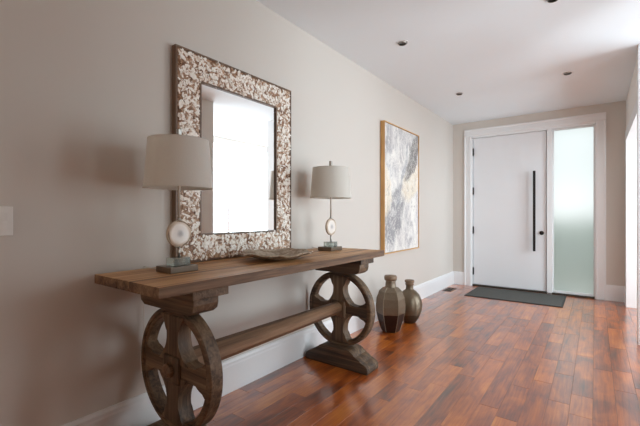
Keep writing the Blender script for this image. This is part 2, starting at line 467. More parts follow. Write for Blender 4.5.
# side-room window (out of frame: the daylight it lets in is in the picture), plus unseen windows added for fill light
def window_frame(name, loc, label, axis, a0, a1, z0, z1, f0, f1):
    R = struct(empty(name, loc), label, 'window')
    def fb(nm, p, q, za, zb, e=0.0):
        a = (f0 + e, f1 - e, p, q) if axis == 'x' else (p, q, f0 + e, f1 - e)
        pbox(nm, M['trim'], R, *a, za, zb, bev=0.003)
    t = 0.05
    fb('window_frame', a0, a0 + t, z0, z1); fb('window_frame', a1 - t, a1, z0, z1)
    fb('window_frame', a0 + t, a1 - t, z0, z0 + t); fb('window_frame', a0 + t, a1 - t, z1 - t, z1)
    m = (a0 + a1) / 2
    fb('mullion', m - 0.02, m + 0.02, z0 + t, z1 - t, 0.01)
window_frame('window_2', (X_ROOM, 4.95, WZ0), 'white framed window of the bright side room', 'x', WY0, WY1, WZ0, WZ1, X_ROOM + 0.01, X_ROOM + 0.10)
window_frame('fill_window_near', (X_ROOM, 1.72, WZ0), 'added white framed window with a fill light, side room nearer the viewer', 'x', 0.94, 2.50, WZ0, WZ1, X_ROOM + 0.01, X_ROOM + 0.10)
window_frame('fill_window_back', (1.14, -3.2, 1.05), 'added white framed window with a fill light, in the wall behind the viewer', 'y', 0.26, 2.02, 1.05, 2.38, -3.20, -3.11)

# garden outside the door, seen blurred through the frosted pane
M['lawn'] = plain('garden_ground', lin(190, 196, 188), 0.9, 0, 6, 0.3)
M['hedge'] = plain('hedge_leaves', lin(150, 164, 150), 0.8, 0, 14, 0.5, 0.6)
struct(box('ground', M['lawn'], None, -6, 10, Y_FAR + 0.2, Y_FAR + 14, -0.3, -0.08), 'pale garden ground outside the front door', 'ground')
bm = bmesh.new()
bmesh.ops.create_grid(bm, x_segments=60, y_segments=14, size=0.5)
rr_ = random.Random(3)
for v in bm.verts:
    u, w = v.co.x, v.co.y + 0.5
    ang = w * PI
    v.co = Vector((1.9 + u * 5.0, Y_FAR + 2.6 - 0.55 * math.cos(ang) + rr_.uniform(-.06, .06), -0.08 + (1.15 * math.sin(ang) ** 0.5 if 0 < w < 1 else 0) + (rr_.uniform(-.07, .07) if 0.05 < w < .95 else 0)))
tag(obj('hedge', bm, M['hedge'], None, True), 'clipped green hedge outside, blurred behind the frosted sidelight', 'hedge')

# ---------------------------------------------------------------- console table
T = empty('console_table', (0.32, 1.77, 0))
tag(T, 'long rustic wooden console table on two spoked wheel legs', 'table')
TX, TY = 0.32, 1.77
def L3(x0, x1, y0, y1, z0, z1): return (x0 - TX, x1 - TX, y0 - TY, y1 - TY, z0, z1)
X0, X1, Y0, Y1, Z0, Z1 = 0.042, 0.604, 0.780, 2.685, 0.846, 0.890
tt = box('tabletop', M['leg'], T, *L3(X0 + 0.01, X1 - 0.01, Y0 + 0.01, Y1 - 0.01, Z0 - 0.003, Z0 + 0.003))
ws = [0.100, 0.120, 0.106, 0.124, 0.110]
xx = X0
for i, w in enumerate(ws):
    o = box('board', M['top'], tt, *L3(xx + 0.0006, xx + w - 0.0006, Y0 + random.uniform(0, 0.003), Y1 - random.uniform(0, 0.003), Z0, Z1 - random.uniform(0, 0.0012)), bev=0.0025)
    o.data.materials.append(M['edge'])
    for p in o.data.polygons:
        if abs(p.normal.z) < 0.6: p.material_index = 1
    xx += w

def arc(cx, cz, r, a0, a1, n):
    return [(cx + r * math.cos(math.radians(a0 + (a1 - a0) * i / n)), cz + r * math.sin(math.radians(a0 + (a1 - a0) * i / n))) for i in range(n + 1)]
WR, WZ, WC = 0.292, 0.437, 0.331       # wheel radius, hub height, hub x
def wheel_leg(yc):
    yl = yc - TY; xl = WC - TX
    # foot: stepped ogee sled
    half = []
    half += [(0.282, 0.0), (0.288, 0.010), (0.290, 0.030), (0.284, 0.050), (0.268, 0.064), (0.250, 0.070)]
    half += [(0.236, 0.074), (0.224, 0.086), (0.206, 0.098), (0.190, 0.103), (0.178, 0.106), (0.168, 0.118), (0.152, 0.134), (0.130, 0.146), (0.108, 0.150)]
    pts = [(xl + a, z) for a, z in half] + [(xl - a, z) for a, z in half[::-1]]
    ft = smooth_by_angle(obj('foot', prism(bmesh.new(), pts, 'y', yl - 0.085, yl + 0.085, 0.004), M['leg'], T), 25)
    # rim
    bm = bmesh.new(); n = 72
    prof = [(WR, -0.030), (WR, 0.030), (WR - 0.007, 0.036), (WR - 0.020, 0.036), (WR - 0.024, 0.028), (WR - 0.038, 0.030), (WR - 0.043, 0.024), (WR - 0.043, -0.024), (WR - 0.038, -0.030), (WR - 0.024, -0.028), (WR - 0.020, -0.036), (WR - 0.007, -0.036)]
    rings = [[bm.verts.new((xl + r * math.cos(2 * PI * i / n), yl + t, WZ + r * math.sin(2 * PI * i / n))) for r, t in prof] for i in range(n)]
    for i in range(n):
        a, b = rings[i], rings[(i + 1) % n]
        for j in range(12): bm.faces.new((a[j], a[(j + 1) % 12], b[(j + 1) % 12], b[j]))
    wheel = smooth_by_angle(obj('wheel_rim', bm, M['leg'], T), 30)
    # four flared spokes
    for q in range(4):
        a = q * PI / 2
        wide = 0.046 if q % 2 else 0.036
        outl = []
        r0, r1 = 0.03, WR - 0.036
        for i in range(15):
            t = i / 14; r = r0 + (r1 - r0) * t
            w = wide + 0.085 * max(0, (0.55 - t) / 0.55) ** 2.2 * 0.9 + 0.060 * max(0, (t - 0.55) / 0.45) ** 2.4
            outl.append((r, w))
        poly = [(r, w) for r, w in outl] + [(r, -w) for r, w in outl[::-1]]
        rot = [(xl + r * math.cos(a) - w * math.sin(a), WZ + r * math.sin(a) + w * math.cos(a)) for r, w in poly]
        dpt = 0.030 if q % 2 == 0 else 0.036
        smooth_by_angle(obj('spoke', prism(bmesh.new(), rot, 'y', yl - dpt, yl + dpt, 0.006), M['legz'] if q % 2 else M['leg'], T), 30)
    # hub block with a turned boss
    hb = B(bmesh.new(), xl - 0.066, xl + 0.066, yl - 0.048, yl + 0.048, WZ - 0.066, WZ + 0.066, 0.012)
    hub = obj('hub', hb, M['legz'], T)
    sg = -1 if yc < TY else 1
    bs = bmesh.new(); tube(bs, [(xl, yl + sg * 0.05, WZ), (xl, yl + sg * 0.066, WZ), (xl, yl + sg * 0.074, WZ)], [0.036, 0.036, 0.026], 8)
    obj('boss', bs, M['bar'], hub)
    # saddle blocks under the top
    lo = [(xl - 0.195, 0.724), (xl + 0.180, 0.724), (xl + 0.207, 0.742), (xl + 0.215, 0.770), (xl + 0.215, 0.800), (xl - 0.235, 0.800), (xl - 0.235, 0.770), (xl - 0.226, 0.742)]
    obj('saddle_block', prism(bmesh.new(), lo, 'y', yl - 0.068, yl + 0.068, 0.004), M['leg'], T)
    box('cleat', M['leg'], T, xl - 0.270, xl + 0.235, yl - 0.085, yl + 0.110, 0.800, Z0 - 0.002, bev=0.003)
YN, YF = 1.040, 2.462
wheel_leg(YN); wheel_leg(YF)
bm = bmesh.new(); n = 8
xl = WC - TX
sec = [(YN + 0.05, 0.062), (YN + 0.12, 0.064), (1.5, 0.058), (2.0, 0.050), (YF - 0.1, 0.044), (YF - 0.05, 0.042)]
rings = []
for y, r in sec:
    r = 0.5 * (r + 0.052)
    rings.append([bm.verts.new((xl + r * math.cos(PI / 8 + 2 * PI * i / n), y - TY, WZ + 0.012 + r * math.sin(PI / 8 + 2 * PI * i / n))) for i in range(n)])
for a, b in zip(rings, rings[1:]):
    for i in range(n): bm.faces.new((a[i], a[(i + 1) % n], b[(i + 1) % n], b[i]))
bm.faces.new(rings[0]); bm.faces.new(rings[-1])
st = obj('stretcher', bm, M['bar'], T)

# ---------------------------------------------------------------- mirror
MY0, MY1, MZ0, MZ1, FW = 1.214, 2.194, 0.893, 2.132, 0.163
mir = empty('wall_mirror', (0.0, (MY0 + MY1) / 2, MZ0))
tag(mir, 'large rectangular wall mirror in a mottled white and brown bark frame', 'mirror')
MC = (MY0 + MY1) / 2
k = NT('mirror_glass'); k.set(color=(0.93, 0.93, 0.92, 1), metal=1.0, rough=0.0); M['mirror'] = k.m
box('mirror_glass', M['mirror'], mir, 0.024, 0.030, MY0 + FW - MC, MY1 - FW - MC, FW, MZ1 - MZ0 - FW)
box('backing', M['frame_wood'], mir, 0.002, 0.024, MY0 + 0.02 - MC, MY1 - 0.02 - MC, 0.02, MZ1 - MZ0 - 0.02)
# bark flake frame
def flake_mat(name, island):
    k = NT(name); k.set(rough=0.5)
    tc = k.N('ShaderNodeTexCoord'); ge = k.N('ShaderNodeNewGeometry')
    n1 = k.noise(tc.outputs['Object'], 26, 5, 0.65, 0.8); n2 = k.noise(tc.outputs['Object'], 90, 4, 0.7)
    f = k.math('ADD', k.math('MULTIPLY', n1, 0.62), k.math('MULTIPLY', n2, 0.38))
    if island: f = k.math('ADD', f, k.math('MULTIPLY_ADD', ge.outputs['Random Per Island'], 0.34, -0.13))
    if island:
        c = k.ramp(f, [(0.34, lin(104, 70, 46)), (0.40, lin(174, 132, 98)), (0.46, lin(222, 206, 190)), (0.55, lin(242, 235, 226)), (0.8, lin(250, 246, 240))])
    else:
        c = k.ramp(f, [(0.35, lin(84, 58, 40)), (0.47, lin(146, 106, 76)), (0.56, lin(196, 164, 136)), (0.7, lin(232, 220, 206))])
    k.color(c); k.bump(f, 0.5, 0.006)
    return k.m
M['bark'] = flake_mat('bark_ground', False); M['flake'] = flake_mat('bark_flake', True)
H = MZ1 - MZ0; W2 = (MY1 - MY0) / 2
def fprof(u):     # height of the frame face above the wall at fraction u across (0 outer, 1 inner)
    return 0.034 + 0.016 * math.sin(PI * min(1, max(0, u)) ** 0.8)
def side(i):
    """returns mapping (s along 0..1, u across 0..1) -> point on side i"""
    o = [(-W2, 0), (W2, 0), (W2, H), (-W2, H)]; inn = [(-W2 + FW, FW), (W2 - FW, FW), (W2 - FW, H - FW), (-W2 + FW, H - FW)]
    def f(s, u, dz=0.0):
        a0, a1, b0, b1 = o[i], o[(i + 1) % 4], inn[i], inn[(i + 1) % 4]
        p = [(a0[j] + (a1[j] - a0[j]) * s) * (1 - u) + (b0[j] + (b1[j] - b0[j]) * s) * u for j in (0, 1)]
        return (fprof(u) + dz, p[0], p[1])
    return f
rf = random.Random(11)
for i, nm in enumerate(('bottom_rail', 'side_rail', 'top_rail', 'side_rail')):
    f = side(i); bm = bmesh.new(); ns, nu = 40, 12
    g = [[bm.verts.new(f(s / ns, u / nu, rf.uniform(-0.002, 0.002) if 0 < u < nu and 0 < s < ns else 0)) for u in range(nu + 1)] for s in range(ns + 1)]
    for s in range(ns):
        for u in range(nu): bm.faces.new((g[s][u], g[s + 1][u], g[s + 1][u + 1], g[s][u + 1]))
    # back edges down to the wall
    for u in (0, nu):
        bk = [bm.verts.new((0.004 if u == 0 else 0.02, v.co.y, v.co.z)) for v in [g[s][u] for s in range(ns + 1)]]
        for s in range(ns): bm.faces.new((g[s][u], g[s + 1][u], bk[s + 1], bk[s]))
    rail = smooth_by_angle(obj(nm, bm, M['bark'], mir), 40)
    bm = bmesh.new()
    length = H if i % 2 else 2 * W2
    for _ in range(int(length * 560)):
        s, u = rf.uniform(0.01, 0.99), 0.07 + 0.86 * rf.random()
        # keep within the mitre
        c = Vector(f(s, u, 0.0015 + rf.random() * 0.003))
        rad = rf.uniform(0.008, 0.022); a = rf.uniform(0, PI); el = rf.uniform(0.3, 0.7)
        nn = rf.randint(5, 8); top = []; lo = []
        tx, ty = rf.uniform(-0.16, 0.16), rf.uniform(-0.16, 0.16)
        for j in range(nn):
            t = 2 * PI * j / nn + rf.uniform(-0.25, 0.25); r = rad * rf.uniform(0.65, 1.15)
            py, pz = r * math.cos(t), r * el * math.sin(t)
            y, z = py * math.cos(a) - pz * math.sin(a), py * math.sin(a) + pz * math.cos(a)
            top.append(bm.verts.new((c.x + y * tx + z * ty, c.y + y, c.z + z)))
            lo.append(bm.verts.new((c.x - 0.004, c.y + y, c.z + z)))
        bm.faces.new(top)
        for j in range(nn): bm.faces.new((top[j], lo[j], lo[(j + 1) % nn], top[(j + 1) % nn]))
    tag(obj('bark_flakes', bm, M['flake'], rail), kind='stuff')
# dark wooden lips
def lip(y0, y1, z0, z1, t, xa, xb):
    for (a, b, c, d) in ((y0, y1, z0, z0 + t), (y0, y1, z1 - t, z1), (y0, y0 + t, z0 + t, z1 - t), (y1 - t, y1, z0 + t, z1 - t)):
        box('frame_lip', M['frame_wood'], mir, xa, xb, a, b, c, d, bev=0.0015)
lip(-W2 - 0.008, W2 + 0.008, -0.001, H + 0.008, 0.012, 0.003, 0.042)
lip(-W2 + FW - 0.010, W2 - FW + 0.010, FW - 0.010, H - FW + 0.010, 0.012, 0.026, 0.042)

# ---------------------------------------------------------------- table lamps
k = NT('linen_shade'); k.set(color=lin(225, 222, 216), rough=0.9)
tc = k.N('ShaderNodeTexCoord')
wv = k.noise(k.mapping(tc.outputs['Object'], (260, 260, 60)), 1.0, 2); wv2 = k.noise(k.mapping(tc.outputs['Object'], (60, 60, 420)), 1.0, 2)
k.color(k.mix(k.math('MULTIPLY', wv, wv2), lin(228, 226, 221), lin(246, 244, 240))); k.bump(k.math('ADD', wv, wv2), 0.15, 0.002)
tr = k.N('ShaderNodeBsdfTranslucent'); tr.inputs[0].default_value = lin(244, 240, 232)
mx = k.N('ShaderNodeMixShader', _0=0.45); k.L(k.b.outputs[0], mx.inputs[1]); k.L(tr.outputs[0], mx.inputs[2]); k.L(mx.outputs[0], k.n['Material Output'].inputs[0])
M['shade'] = k.m
k = NT('agate'); k.set(rough=0.22)
tc = k.N('ShaderNodeTexCoord'); mp = k.mapping(tc.outputs['Object'], (1, 1, 1))
ln = k.N('ShaderNodeVectorMath', operation='LENGTH'); k.L(mp, ln.inputs[0])
rr2 = k.math('ADD', k.math('MULTIPLY', ln.outputs['Value'], 14.5), k.math('MULTIPLY', k.noise(mp, 22, 3), 0.28))
k.color(k.ramp(rr2, [(0.12, lin(150, 146, 146)), (0.32, lin(184, 178, 176)), (0.5, lin(226, 218, 212)), (0.82, lin(236, 228, 220)), (0.98, lin(206, 186, 166))]))
M['agate'] = k.m
k = NT('crystal_block'); k.set(color=lin(176, 190, 184), rough=0.08, trans=0.75, ior=1.45)
tc = k.N('ShaderNodeTexCoord'); k.color(k.mix(k.noise(tc.outputs['Object'], 30, 3), lin(168, 182, 176), lin(206, 216, 210))); M['crystal'] = k.m
M['rod'] = plain('pale_nickel', lin(206, 200, 190), 0.45, 0.5)
M['ring'] = plain('antique_brass', lin(196, 178, 156), 0.4, 0.5)
M['bronze'] = plain('bronze_base', lin(112, 98, 84), 0.3, 0.5, 40, 0.2, 0.1)

def lamp(loc, label):
    R = empty('table_lamp', loc)
    tag(R, label, 'lamp', 'pair of table lamps on the console')
    box('base', M['bronze'], R, -0.064, 0.064, -0.086, 0.068, 0.0, 0.030, bev=0.003)
    box('crystal_block', M['crystal'], R, -0.036, 0.036, -0.048, 0.042, 0.0305, 0.068, bev=0.003)
    obj('stem', tube(bmesh.new(), [(0, 0, 0.060), (0, 0, 0.126)], 0.006, 12), M['nickel'], R, True)
    # agate slice facing the room (+x) and its metal ring
    bm = bmesh.new(); n = 40; ra = random.Random(5)
    cz = 0.186
    rad = [0.062 + 0.0025 * math.sin(3 * 2 * PI * i / n + 1) + 0.0015 * math.sin(7 * 2 * PI * i / n) for i in range(n)]
    rings = []
    for x, sc in ((-0.010, 0.94), (-0.007, 1.0), (0.007, 1.0), (0.010, 0.94)):
        rings.append([bm.verts.new((x, rad[i] * sc * math.cos(2 * PI * i / n), rad[i] * sc * math.sin(2 * PI * i / n))) for i in range(n)])
    for a, b in zip(rings, rings[1:]):
        for i in range(n): bm.faces.new((a[i], a[(i + 1) % n], b[(i + 1) % n], b[i]))
    bm.faces.new(rings[0][::-1]); bm.faces.new(rings[-1])
    ag = smooth_by_angle(obj('agate_slice', bm, M['agate'], R), 40); ag.location = (0, 0, cz)
    bm = bmesh.new(); rr = 0.0652; ring = []
    for i in range(n):
        t = 2 * PI * i / n
        ring.append([bm.verts.new((0.008 * math.cos(p), (rr + 0.0025 * math.sin(p)) * math.cos(t), (rr + 0.0025 * math.sin(p)) * math.sin(t))) for p in [2 * PI * q / 8 for q in range(8)]])
    for i in range(n):
        for q in range(8): bm.faces.new((ring[i][q], ring[i][(q + 1) % 8], ring[(i + 1) % n][(q + 1) % 8], ring[(i + 1) % n][q]))
    obj('metal_ring', bm, M['ring'], ag, True)
    for pr in ([(0.004, 0.120), (0.010, 0.121), (0.010, 0.127), (0.004, 0.129)], [(0.004, 0.250), (0.012, 0.252), (0.009, 0.262), (0.004, 0.268)]):
        obj('collar', lathe(bmesh.new(), pr, 16), M['nickel'], R, True)
    obj('rod', tube(bmesh.new(), [(0, 0, 0.250), (0, 0, 0.676)], 0.0062, 12), M['rod'], R, True)
    # shade: double-walled drum
    zb, zt, rb, rt = 0.414, 0.655, 0.165, 0.145
    sh = smooth_by_angle(obj('lamp_shade', lathe(bmesh.new(), [(rb, zb), (rt, zt), (rt - 0.003, zt), (rb - 0.003, zb), (rb, zb)], 64), M['shade'], R), 60)
    for z, r in ((zb + 0.001, rb), (zt - 0.006, rt)):
        bm = lathe(bmesh.new(), [(r + 0.0012, z), (r + 0.0012, z + 0.006), (r - 0.004, z + 0.006), (r - 0.004, z), (r + 0.0012, z)], 64)
        obj('shade_trim', bm, M['shade'], sh, False)
    bm = bmesh.new()
    for q in range(3):
        a = q * 2 * PI / 3 + 0.4
        tube(bm, [(0.006 * math.cos(a), 0.006 * math.sin(a), zt - 0.012), ((rt - 0.004) * math.cos(a), (rt - 0.004) * math.sin(a), zt - 0.006)], 0.0018, 6)
    obj('shade_spider', bm, M['nickel'], sh)
    bm = bmesh.new(); lathe(bm, [(0.0, 0.43), (0.012, 0.43), (0.014, 0.44), (0.014, 0.49), (0.010, 0.50)], 16)
    obj('socket', bm, M['nickel'], R, True)
    bm = bmesh.new(); lathe(bm, [(0.010, 0.50), (0.014, 0.515), (0.028, 0.555), (0.030, 0.575), (0.022, 0.597), (0.0, 0.606)], 20)
    obj('bulb', bm, M['bulb'], R, True)
    bm = bmesh.new(); B(bm, -0.010, 0.010, -0.010, 0.010, 0.674, 0.710, 0.002)
    obj('finial', bm, M['nickel'], R)
    return R
l1 = lamp((0.270, 1.080, Z1), 'agate table lamp with the nearer, darker shade overlapping the mirror frame')
l2 = lamp((0.255, 2.435, Z1), 'agate table lamp against bare wall at the far table end')
def cord(parent, pts, plug=True):
    loc = parent.location
    c = obj('power_cord', tube(bmesh.new(), [Vector(p) - loc for p in pts], 0.0028, 6), M['cord'], parent, True)
    return c
def smooth_path(pts, n=5):
    out = []
    P = [Vector(p) for p in pts]
    for i in range(len(P) - 1):
        p0, p1, p2, p3 = P[max(i - 1, 0)], P[i], P[i + 1], P[min(i + 2, len(P) - 1)]
        for j in range(n):
            t = j / n
            out.append(0.5 * ((2 * p1) + (p2 - p0) * t + (2 * p0 - 5 * p1 + 4 * p2 - p3) * t * t + (3 * p1 - p0 - 3 * p2 + p3) * t ** 3))
    out.append(P[-1]); return out
cord(l1, smooth_path([(0.21, 1.06, 0.8935), (0.12, 1.04, 0.8935), (0.06, 1.035, 0.8935), (0.028, 1.03, 0.897), (0.018, 1.028, 0.86), (0.018, 1.032, 0.72), (0.020, 1.035, 0.60), (0.024, 1.03, 0.50), (0.033, 1.046, 0.425)]))
cord(l2, smooth_path([(0.19, 2.45, 0.8935), (0.12, 2.47, 0.8935), (0.06, 2.48, 0.8935), (0.030, 2.485, 0.897), (0.022, 2.486, 0.86), (0.022, 2.486, 0.7)]))

# ---------------------------------------------------------------- wall plates
def plate(name, yc, zc, hw, hh, label, cat, x=0.0, sgn=1):
    R = empty(name, (x, yc, zc)); tag(R, label, cat)
    bm = B(bmesh.new(), 0.0 if sgn > 0 else -0.006, 0.006 if sgn > 0 else 0.0, -hw, hw, -hh, hh, 0.002)
    obj('cover_plate', bm, M['plastic'], R)
    return R
sw = plate('light_switch', 0.424, 1.145, 0.060, 0.060, 'white double light switch on the greige wall at left edge', 'light switch')
for dy in (-0.023, 0.023):
    bm = bmesh.new(); prism(bm, [(0.006, -0.034), (0.010, -0.034), (0.007, 0.0), (0.012, 0.034), (0.006, 0.034)], 'y', dy - 0.017, dy + 0.017)
    obj('rocker', bm, M['plastic'], sw)
ou = plate('power_outlet', 1.062, 0.385, 0.036, 0.060, 'white outlet plate low on the wall behind the near wheel', 'power outlet')
for dz in (-0.021, 0.021):
    fc = obj('socket_face', B(bmesh.new(), 0.0055, 0.0085, -0.016, 0.016, dz - 0.014, dz + 0.014, 0.001), M['plastic'], ou)
    if dz < 0:
        for sy in (-0.006, 0.006): obj('slot', B(bmesh.new(), 0.0080, 0.0090, sy - 0.001, sy + 0.001, dz - 0.004, dz + 0.005), M['dark_gap'], fc)
pl = obj('plug', B(bmesh.new(), 0.009, 0.034, -0.024, 0.004, 0.006, 0.036, 0.004), M['dark_gap'], None)
pl.location = (0, 1.062, 0.385); tag(pl, 'small dark plug in the low wall outlet', 'plug')

# ---------------------------------------------------------------- platter on the table
k = NT('driftwood_shell'); k.set(rough=0.55)
tc = k.N('ShaderNodeTexCoord')
f = k.math('ADD', k.math('MULTIPLY', k.noise(tc.outputs['Object'], 16, 5, 0.6, 1.0), 0.6), k.math('MULTIPLY', k.noise(tc.outputs['Object'], 60, 4), 0.4))
k.color(k.ramp(f, [(0.3, lin(92, 70, 52)), (0.45, lin(150, 128, 106)), (0.6, lin(196, 180, 160)), (0.8, lin(220, 208, 192))])); k.bump(f, 0.4, 0.006)
M['platter'] = k.m
bm = bmesh.new(); n = 72; rb = random.Random(9)
ed = [1 + 0.06 * math.sin(3 * t + 0.7) + 0.045 * math.sin(5 * t + 2.1) + 0.03 * math.sin(11 * t) + rb.uniform(-0.02, 0.02) for t in [2 * PI * i / n for i in range(n)]]
wz = [0.006 * math.sin(4 * t + 1) + 0.004 * math.sin(9 * t + 2) + rb.uniform(-0.0015, 0.0015) for t in [2 * PI * i / n for i in range(n)]]
prof = [(0.0, 0.0), (0.09, 0.0), (0.12, 0.007), (0.17, 0.027), (0.205, 0.036), (0.222, 0.040), (0.218, 0.046), (0.198, 0.043), (0.16, 0.034), (0.11, 0.015), (0.06, 0.009), (0.0, 0.009)]
rings = []
for r, z in prof:
    q = (r / 0.218)
    rings.append([bm.verts.new((r * (1 + (ed[i] - 1) * q * q) * math.cos(2 * PI * i / n), r * (1 + (ed[i] - 1) * q * q) * 1.06 * math.sin(2 * PI * i / n), z + wz[i] * q ** 3)) for i in range(n)])
for a, b in zip(rings, rings[1:]):
    for i in range(n): bm.faces.new((a[i], a[(i + 1) % n], b[(i + 1) % n], b[i]))
bmesh.ops.remove_doubles(bm, verts=bm.verts, dist=0.0002)
pt = smooth_by_angle(obj('platter', bm, M['platter']), 50)
pt.location = (0.325, 1.735, Z1 + 0.001)
tag(pt, 'shallow wavy-edged driftwood platter lying on the console table', 'platter')

# ---------------------------------------------------------------- abstract painting
PY0, PY1, PZ0, PZ1 = 3.775, 4.795, 0.728, 2.232
pc = empty('framed_painting', (0, (PY0 + PY1) / 2, PZ0)); tag(pc, 'tall grey, white and cream abstract painting in a thin gold frame', 'painting')
hw = (PY1 - PY0) / 2; ph_ = PZ1 - PZ0
for a in ((-hw, -hw + 0.010, 0, ph_), (hw - 0.010, hw, 0, ph_)): box('frame_side', M['gold'], pc, 0.004, 0.056, a[0], a[1], a[2], a[3], bev=0.0015)
for a in ((0, 0.010), (ph_ - 0.010, ph_)): box('frame_rail', M['gold'], pc, 0.004, 0.056, -hw + 0.010, hw - 0.010, a[0], a[1], bev=0.0015)
k = NT('abstract_canvas'); k.set(rough=0.55)
tc = k.N('ShaderNodeTexCoord'); sx = k.N('ShaderNodeSeparateXYZ'); k.L(tc.outputs['Object'], sx.inputs[0])
v = k.mapping(tc.outputs['Object'], (1, 1, 1))
wrp = k.N('ShaderNodeTexNoise'); wrp.inputs['Scale'].default_value = 2.2; wrp.inputs['Detail'].default_value = 8; wrp.inputs['Roughness'].default_value = 0.66
k.L(v, wrp.inputs['Vector'])
wv3 = k.N('ShaderNodeVectorMath', operation='MULTIPLY_ADD'); k.L(wrp.outputs['Color'], wv3.inputs[0]); wv3.inputs[1].default_value = (0.38, 0.38, 0.38); wv3.inputs[2].default_value = (-0.19, -0.19, -0.19)
vw = k.N('ShaderNodeVectorMath', operation='ADD'); k.L(v, vw.inputs[0]); k.L(wv3.outputs[0], vw.inputs[1])
sp = k.N('ShaderNodeSeparateXYZ'); k.L(vw.outputs[0], sp.inputs[0])
U = k.math('DIVIDE', sp.outputs[1], 2 * hw); Vv = k.math('DIVIDE', sp.outputs[2], ph_)     # U -0.5..0.5, V 0..1
base = k.ramp(k.noise(k.mapping(vw.outputs[0], (1, 2.0, 0.9), (0.4, 0, 0)), 1.9, 5, 0.5, 1.6), [(0.3, lin(166, 164, 166)), (0.44, lin(204, 202, 202)), (0.55, lin(228, 226, 222)), (0.7, lin(242, 240, 234))])
def blob(cu, cv, ru, rv, slope=0.0, soft=0.35):
    du = k.math('DIVIDE', k.math('SUBTRACT', k.math('SUBTRACT', U, cu), k.math('MULTIPLY', k.math('SUBTRACT', Vv, cv), slope)), ru)
    dv = k.math('DIVIDE', k.math('SUBTRACT', Vv, cv), rv)
    d = k.math('ADD', k.math('MULTIPLY', du, du), k.math('MULTIPLY', dv, dv))
    mr = k.N('ShaderNodeMapRange'); mr.interpolation_type = 'SMOOTHSTEP'
    mr.inputs[1].default_value = 1.2 + soft; mr.inputs[2].default_value = 1.0 - soft
    k.L(d, mr.inputs[0]); return mr.outputs[0]
c = k.mix(k.math('MULTIPLY', blob(-0.22, 0.30, 0.22, 0.22, 0.7), 0.85), base, lin(140, 139, 144))
c = k.mix(k.math('MULTIPLY', blob(-0.43, 0.50, 0.13, 0.18, -0.2), 0.8), c, lin(238, 226, 204))
c = k.mix(k.math('MULTIPLY', blob(0.28, 0.58, 0.26, 0.17, 0.6), 0.85), c, lin(236, 224, 202))
c = k.mix(k.math('MULTIPLY', blob(0.32, 0.80, 0.15, 0.21, 0.9, 0.2), 0.95), c, lin(116, 112, 110))
c = k.mix(k.math('MULTIPLY', blob(0.0, 0.62, 0.035, 0.26, 0.6), 0.6), c, lin(146, 150, 160))
vein = k.noise(k.mapping(vw.outputs[0], (1, 5, 1.6)), 2.0, 5, 0.6, 1.5)
c = k.mix(k.math('MULTIPLY', k.ramp(vein, [(0.475, (0, 0, 0, 1)), (0.5, (1, 1, 1, 1)), (0.52, (0, 0, 0, 1))]), 0.55), c, lin(150, 148, 150))
vein2 = k.noise(k.mapping(vw.outputs[0], (1, 4, 1.3), (0.5, 0, 0), (3.1, 1.7, 0.4)), 2.4, 6, 0.65, 2.0)
c = k.mix(k.math('MULTIPLY', k.ramp(vein2, [(0.45, (0, 0, 0, 1)), (0.5, (1, 1, 1, 1)), (0.53, (0, 0, 0, 1))]), 0.7), c, lin(248, 246, 240))
c = k.mix(k.math('MULTIPLY', k.ramp(vein2, [(0.60, (0, 0, 0, 1)), (0.66, (1, 1, 1, 1))]), 0.5), c, lin(150, 146, 146))
k.color(c); k.bump(vein, 0.15, 0.003)
M['canvas'] = k.m
box('canvas', M['canvas'], pc, 0.006, 0.046, -hw + 0.013, hw - 0.013, 0.013, ph_ - 0.013, bev=0.002)
box('backing', M['dark_gap'], pc, 0.004, 0.0055, -hw + 0.013, hw - 0.013, 0.013, ph_ - 0.013)

# ---------------------------------------------------------------- vases
def vase_mat(name, upper, lower, split, amp, rough, metal):
    k = NT(name); k.set(rough=rough, metal=metal)
    tc = k.N('ShaderNodeTexCoord'); s = k.N('ShaderNodeSeparateXYZ'); k.L(tc.outputs['Object'], s.inputs[0])
    nn_ = k.noise(tc.outputs['Object'], 9, 4); n3 = k.noise(tc.outputs['Object'], 55, 4)
    z = k.math('ADD', s.outputs[2], k.math('MULTIPLY_ADD', nn_, amp, -amp / 2))
    m = k.math('GREATER_THAN', z, split)
    up = k.mix(n3, tuple(x * 0.75 for x in upper[:3]) + (1,), tuple(x * 1.15 for x in upper[:3]) + (1,))
    lo_ = k.mix(n3, tuple(x * 0.7 for x in lower[:3]) + (1,), lower)
    k.color(k.mix(m, lo_, up)); k.bump(n3, 0.2, 0.003)
    return k.m
M['vase_a'] = vase_mat('two_tone_ceramic', lin(122, 106, 88), lin(54, 34, 26), 0.185, 0.015, 0.34, 0.45)
M['vase_b'] = vase_mat('olive_ceramic', lin(112, 97, 78), lin(84, 68, 52), 0.10, 0.05, 0.30, 0.45)
M['seam'] = plain('vase_seam', lin(150, 134, 114), 0.4, 0.4)
M['stopper'] = plain('vase_stopper', lin(126, 102, 80), 0.5, 0.1, 30, 0.25, 0.2)
va = empty('faceted_vase', (0.290, 3.44, 0), math.radians(-3)); tag(va, 'taller faceted bottle vase with dark brown lower glaze', 'vase', 'bottle vases on the floor')
prof = [(0.0, 0.0), (0.078, 0.0), (0.088, 0.010), (0.122, 0.11), (0.142, 0.200), (0.145, 0.260), (0.137, 0.335), (0.112, 0.405), (0.072, 0.442), (0.052, 0.452)]
bm = lathe(bmesh.new(), prof, 6, ph=PI / 6)
bmesh.ops.remove_doubles(bm, verts=bm.verts, dist=0.0002)
body = obj('vase_body', bm, M['vase_a'], va)
bm = bmesh.new()
for i in range(6):
    a = PI / 6 + 2 * PI * i / 6
    tube(bm, [((r + 0.001) * math.cos(a), (r + 0.001) * math.sin(a), z) for r, z in prof[2:9]], 0.0024, 6)
obj('seam_bead', bm, M['seam'], body)
